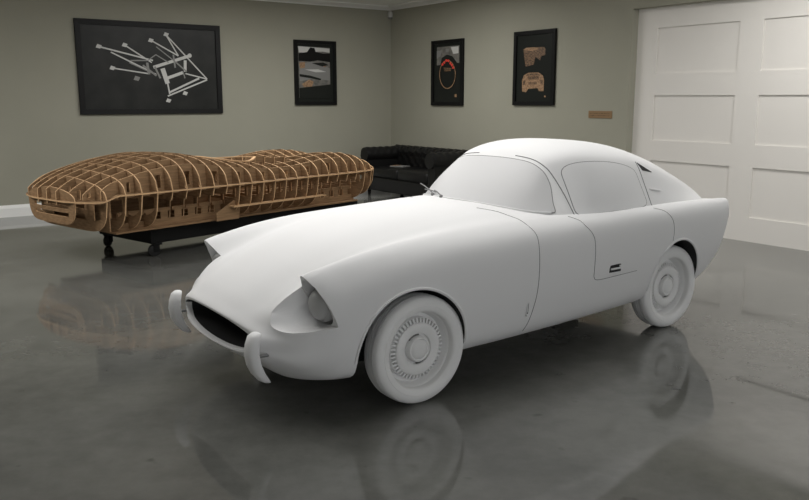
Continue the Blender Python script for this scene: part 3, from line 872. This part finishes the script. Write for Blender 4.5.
# 1: large print of a tubular frame.
root, pr, py = wall_frame('framed_picture', 'wide black-framed print of a pale tubular chassis frame on charcoal, largest of the pictures', 2.928, 5.07, 1.385, 2.713, 'A', .075)
def p1(px, pz):    # print coordinates measured in the 692x500 crop of the picture (frame 55..618 x 70..440 there)
    u = (px - 62) / (612 - 62); top = 72 + 32 * u; bot = 440 - 6 * u
    return (-1.071 + 2.142 * u, .664 - 1.328 * (pz - top) / (bot - top))
bright = [(140, 178, 340, 232, 7), (235, 172, 335, 240, 6), (185, 200, 350, 285, 6), (335, 155, 440, 215, 6), (395, 135, 440, 215, 6), (395, 135, 552, 303, 6), (185, 260, 320, 282, 6),
          (340, 258, 485, 215, 14), (390, 368, 552, 306, 7), (395, 355, 520, 300, 9), (465, 282, 552, 303, 6), (375, 262, 392, 320, 22), (466, 232, 464, 275, 14), (390, 300, 455, 278, 14), (392, 318, 398, 360, 7), (345, 255, 365, 300, 9), (430, 240, 470, 275, 7), (255, 232, 318, 232, 6), (250, 240, 335, 280, 5), (320, 232, 352, 210, 5), (352, 210, 400, 240, 5), (355, 180, 430, 240, 5), (420, 210, 425, 260, 8), (455, 275, 462, 300, 6), (317, 240, 322, 285, 12), (300, 250, 350, 290, 9)]
bm = bmesh.new(); b_ = bmesh.new()
for i, (x0, z0, x1, z1, w) in enumerate(bright):
    (stroke)(bm if i < 15 else b_, p1(x0, z0), p1(x1, z1), w * .0031, py - i * .0001, .0008)
def plate(bm, cx, cz, s, ang=.2):
    P = [(-s, -s * .4), (s * .4, -s * .75), (s, s * .3), (-s * .4, s * .75)]
    c = p1(cx, cz); poly(bm, [(c[0] + x * .0036, c[1] + z * .0036) for x, z in P], py - .003)
for cx, cz in ((143, 178), (237, 173), (336, 156), (396, 134), (187, 260), (392, 385), (460, 357)): plate(bm, cx, cz, 12)
plate(b_, 275, 300, 14)
for c in [p1(485, 214)]:
    poly(bm, [(c[0] + .032 * math.cos(2 * PI * k / 12), c[1] + .032 * math.sin(2 * PI * k / 12)) for k in range(12)], py - .003)
obj('pale_tubes', bm, M['tube'], pr); obj('grey_tubes', b_, M['tube2'], pr)
# 2: small print left of the corner
root, pr, py = wall_frame('framed_picture', 'small black-framed workshop print with grey and tan bands, left of the room corner', 6.352, 7.149, 1.505, 2.563, 'A', .055, mount=1)
def q2(px, pz, x0=62, x1=219, z0=165, z1=425, w=.797, h=1.058):
    return (-w / 2 + w * (px - x0) / (x1 - x0), h / 2 - h * (pz - z0) / (z1 - z0))
def shapes(parent, y0, lst, fn):
    for i, (nm, m_, P) in enumerate(lst):
        bm = bmesh.new(); poly(bm, [fn(*p) for p in P], y0 - .0012 * (i + 1)); obj(nm, bm, M[m_], parent)
shapes(pr, py, [('image_panel', 'ink_lo', [(77, 190), (195, 192), (196, 398), (78, 396)]),
  ('sky_band', 'tube', [(77, 190), (195, 195), (195, 212), (170, 208), (140, 210), (118, 215), (80, 214)]),
  ('dark_shape', 'frame', [(78, 218), (110, 212), (122, 193), (138, 195), (142, 210), (170, 216), (195, 215), (195, 250), (150, 244), (120, 250), (78, 248)]),
  ('grey_band', 'tube2', [(80, 262), (125, 250), (165, 262), (195, 275), (195, 325), (130, 318), (80, 330)]),
  ('tan_patch', 'ink_tan', [(80, 255), (102, 252), (100, 275), (82, 278)]),
  ('tan_patch', 'ink_tan', [(88, 340), (115, 322), (132, 330), (125, 350), (95, 352)]),
  ('tan_patch', 'ink_tan', [(170, 262), (180, 262), (178, 270), (170, 270)]), ('dark_streak', 'mount', [(80, 300), (120, 306), (160, 318), (158, 324), (118, 316), (80, 310)]), ('dark_streak', 'mount', [(125, 256), (170, 252), (190, 262), (165, 268)]), ('pale_streak', 'tube', [(100, 282), (150, 280), (180, 290), (140, 292)]),
  ('dark_base', 'mount', [(78, 356), (196, 340), (196, 398), (78, 396)])], q2)
# 3: small print right of the corner
y_l, y_r = 10.845, 10.025
root, pr, py = wall_frame('framed_picture', 'narrow black-framed print with red arc above a tan oval, first right of corner', y_l, y_r, 1.50, 2.545, 'B', .055, mount=1)
def q3(px, pz): 
    u = (px - 620) / 124; top = 165 - 13 * u; bot = 425
    return (-.41 + .82 * u, .5225 - 1.045 * (pz - top) / (bot - top))
shapes(pr, py, [('image_panel', 'ink_lo', [(640, 190), (728, 180), (728, 250), (640, 262)]),
  ('pale_patch', 'tube', [(695, 188), (725, 184), (725, 212), (705, 215)]), ('pale_patch', 'tube2', [(640, 205), (660, 200), (655, 225), (640, 235)]),
  ('dark_arch', 'mount', [(655, 262), (660, 232), (680, 218), (702, 224), (720, 250), (720, 275), (655, 280)]),
  ('red_spots', 'ink_brown', [(668, 270), (700, 272), (696, 284), (672, 286)]), ('pale_tip', 'tube2', [(676, 196), (690, 194), (688, 206), (678, 208)]), ('tan_mark', 'ink_tan', [(713, 378), (721, 378), (721, 390), (713, 390)])], q3)
bm = bmesh.new()
for k in range(36):
    a0, a1 = 2 * PI * k / 36, 2 * PI * (k + 1) / 36
    stroke(bm, q3(684 + 31 * math.cos(a0), 298 + 57 * math.sin(a0)), q3(684 + 31 * math.cos(a1), 298 + 57 * math.sin(a1)), .014, py - .009)
obj('tan_oval', bm, M['ink_tan'], pr)
bm = bmesh.new()
for (x, z) in ((665, 258), (672, 250), (680, 242), (688, 243), (696, 253), (702, 260), (707, 270)):
    c = q3(x, z); poly(bm, [(c[0] + .026 * math.cos(2 * PI * k / 10), c[1] + .022 * math.sin(2 * PI * k / 10)) for k in range(10)], py - .012)
obj('red_arc', bm, M['ink_red'], pr)
# 4: two wooden bucks on black
y_l, y_r = 8.86, 8.035
root, pr, py = wall_frame('framed_picture', 'black-framed print of two brown car bucks, nearest picture to the wide door', y_l, y_r, 1.515, 2.56, 'B', .055, mount=1)
def q4(px, pz):
    u = (px - 70) / 187; top = 54 - 18 * u; bot = 388
    return (-.4125 + .825 * u, .5225 - 1.045 * (pz - top) / (bot - top))
shapes(pr, py, [('upper_buck', 'ink_brown', [(112, 132), (125, 123), (160, 122), (205, 120), (214, 130), (212, 158), (196, 160), (190, 180), (168, 165), (162, 200), (125, 210), (118, 170)]),
  ('upper_buck_top', 'ink_tan', [(114, 134), (126, 124), (158, 122), (180, 124), (178, 132), (150, 138)]),
  ('lower_buck', 'ink_tan', [(110, 275), (118, 250), (140, 238), (185, 236), (205, 250), (211, 272), (210, 322), (190, 322), (182, 308), (140, 312), (130, 328), (112, 324)]),
  ('lower_buck_slots', 'ink_brown', [(135, 255), (190, 252), (186, 268), (140, 270)]), ('lower_buck_slots', 'ink_brown', [(140, 280), (180, 279), (180, 290), (140, 292)]), ('side_slots', 'ink_brown', [(116, 275), (126, 270), (126, 292), (116, 294)]), ('side_slots', 'ink_brown', [(196, 270), (206, 274), (206, 292), (196, 290)]), ('arch_slots', 'ink_brown', [(128, 248), (145, 242), (182, 241), (196, 248), (190, 250), (135, 252)]),
  ('tan_mark', 'ink_tan', [(215, 342), (222, 342), (222, 350), (215, 350)])], q4)
# plaque
bm = bmesh.new(); box(bm, (XB - .010, 7.01, 1.355), (XB - .0005, 7.405, 1.450), .002)
for s in (7.28, 7.34, 7.40, 7.46, 7.52): pass
pq = obj('wall_plaque', bm, M['brass']); tag(pq, 'small tan rectangular plaque on the wall between picture and wide door', 'plaque')
for r_ in (1.388, 1.417):
    bm = bmesh.new(); box(bm, (XB - .0118, 7.035, r_ - .003), (XB - .0098, 7.38, r_ + .003)); obj('engraved_line', bm, M['ink_brown'], pq)
# motion sensor in the corner
sn = thing('motion_sensor', 'small white sensor mounted high in the room corner under the cornice', 'sensor', (8.262, 12.042, 3.02))
bm = bmesh.new(); tube(bm, [(0, 0, 0), (0, 0, .07), (-.005, -.005, .10)], [.043, .043, .030], 20); obj('housing', bm, M['plastic'], sn, 50)
bm = bmesh.new(); bmesh.ops.create_uvsphere(bm, u_segments=20, v_segments=10, radius=.036, matrix=Matrix.Translation((-.002, -.002, -.002))); obj('lens', bm, M['tube2'], sn, 50)

# ================================================================== LIGHT
def light_panel(x, y, sx, sy, power, label):  # panels out of view, sized and placed for the light they cast
    t = thing('ceiling_light', label, 'ceiling light', (x, y, HC), 0, 'unseen ceiling light panels')
    bm = bmesh.new()
    for a, b in (((-sx / 2, -sy / 2 - .03, -.03), (sx / 2, -sy / 2, -.001)), ((-sx / 2, sy / 2, -.03), (sx / 2, sy / 2 + .03, -.001)), ((-sx / 2 - .03, -sy / 2 - .03, -.03), (-sx / 2, sy / 2 + .03, -.001)), ((sx / 2, -sy / 2 - .03, -.03), (sx / 2 + .03, sy / 2 + .03, -.001))): box(bm, a, b)
    obj('light_frame', bm, M['white'], t)
    m = bpy.data.materials.get('lit_diffuser') 
    if not m:
        m = bpy.data.materials.new('lit_diffuser'); m.use_nodes = True; nt = m.node_tree; nt.nodes.clear()
        e = nt.nodes.new('ShaderNodeEmission'); e.inputs[0].default_value = (1, .985, .96, 1); e.inputs[1].default_value = 1.2
        o = nt.nodes.new('ShaderNodeOutputMaterial'); nt.links.new(e.outputs[0], o.inputs[0])
    bm = bmesh.new(); box(bm, (-sx / 2, -sy / 2, -.012), (sx / 2, sy / 2, -.006)); obj('diffuser', bm, m, t)
    L = bpy.data.lights.new('panel_lamp', 'AREA'); L.shape = 'RECTANGLE'; L.size = sx; L.size_y = sy; L.energy = power; L.color = (1, .985, .96)
    lo = bpy.data.objects.new('panel_lamp', L); COL.objects.link(lo); lo.parent = t; lo.location = (0, 0, -.02)
PW = 1.0
light_panel(2.8, 4.7, 4.4, 3.0, 56 * PW, 'wide unseen ceiling light panel above the white car')
light_panel(5.3, 9.2, 3.0, 1.0, 104 * PW, 'unseen ceiling light panel above the wooden buck')
light_panel(-.5, 8.5, 1.6, 1.6, 95 * PW, 'unseen ceiling light panel by the left end of the back wall')
light_panel(7.1, 3.6, .8, 2.6, 56 * PW, 'unseen ceiling light panel placed to brighten the wide door')

w = bpy.data.worlds.new('World'); SC.world = w; w.use_nodes = True
w.node_tree.nodes['Background'].inputs[0].default_value = (.97, .98, 1, 1)
w.node_tree.nodes['Background'].inputs[1].default_value = 1.15

# ================================================================== CAMERA
cam = bpy.data.cameras.new('camera'); co = bpy.data.objects.new('camera', cam); COL.objects.link(co)
cam.sensor_width = 36; cam.lens = 799 / 809 * 36; cam.clip_start = .05
co.location = (0, 0, 1.6)
co.rotation_euler = (PI / 2 - math.radians(10.68), 0, -math.radians(35.44))
SC.camera = co
SC.view_settings.view_transform = 'Standard'; SC.view_settings.look = 'None'
SC.view_settings.exposure = 0; SC.view_settings.gamma = 1; SC.view_settings.use_curve_mapping = False
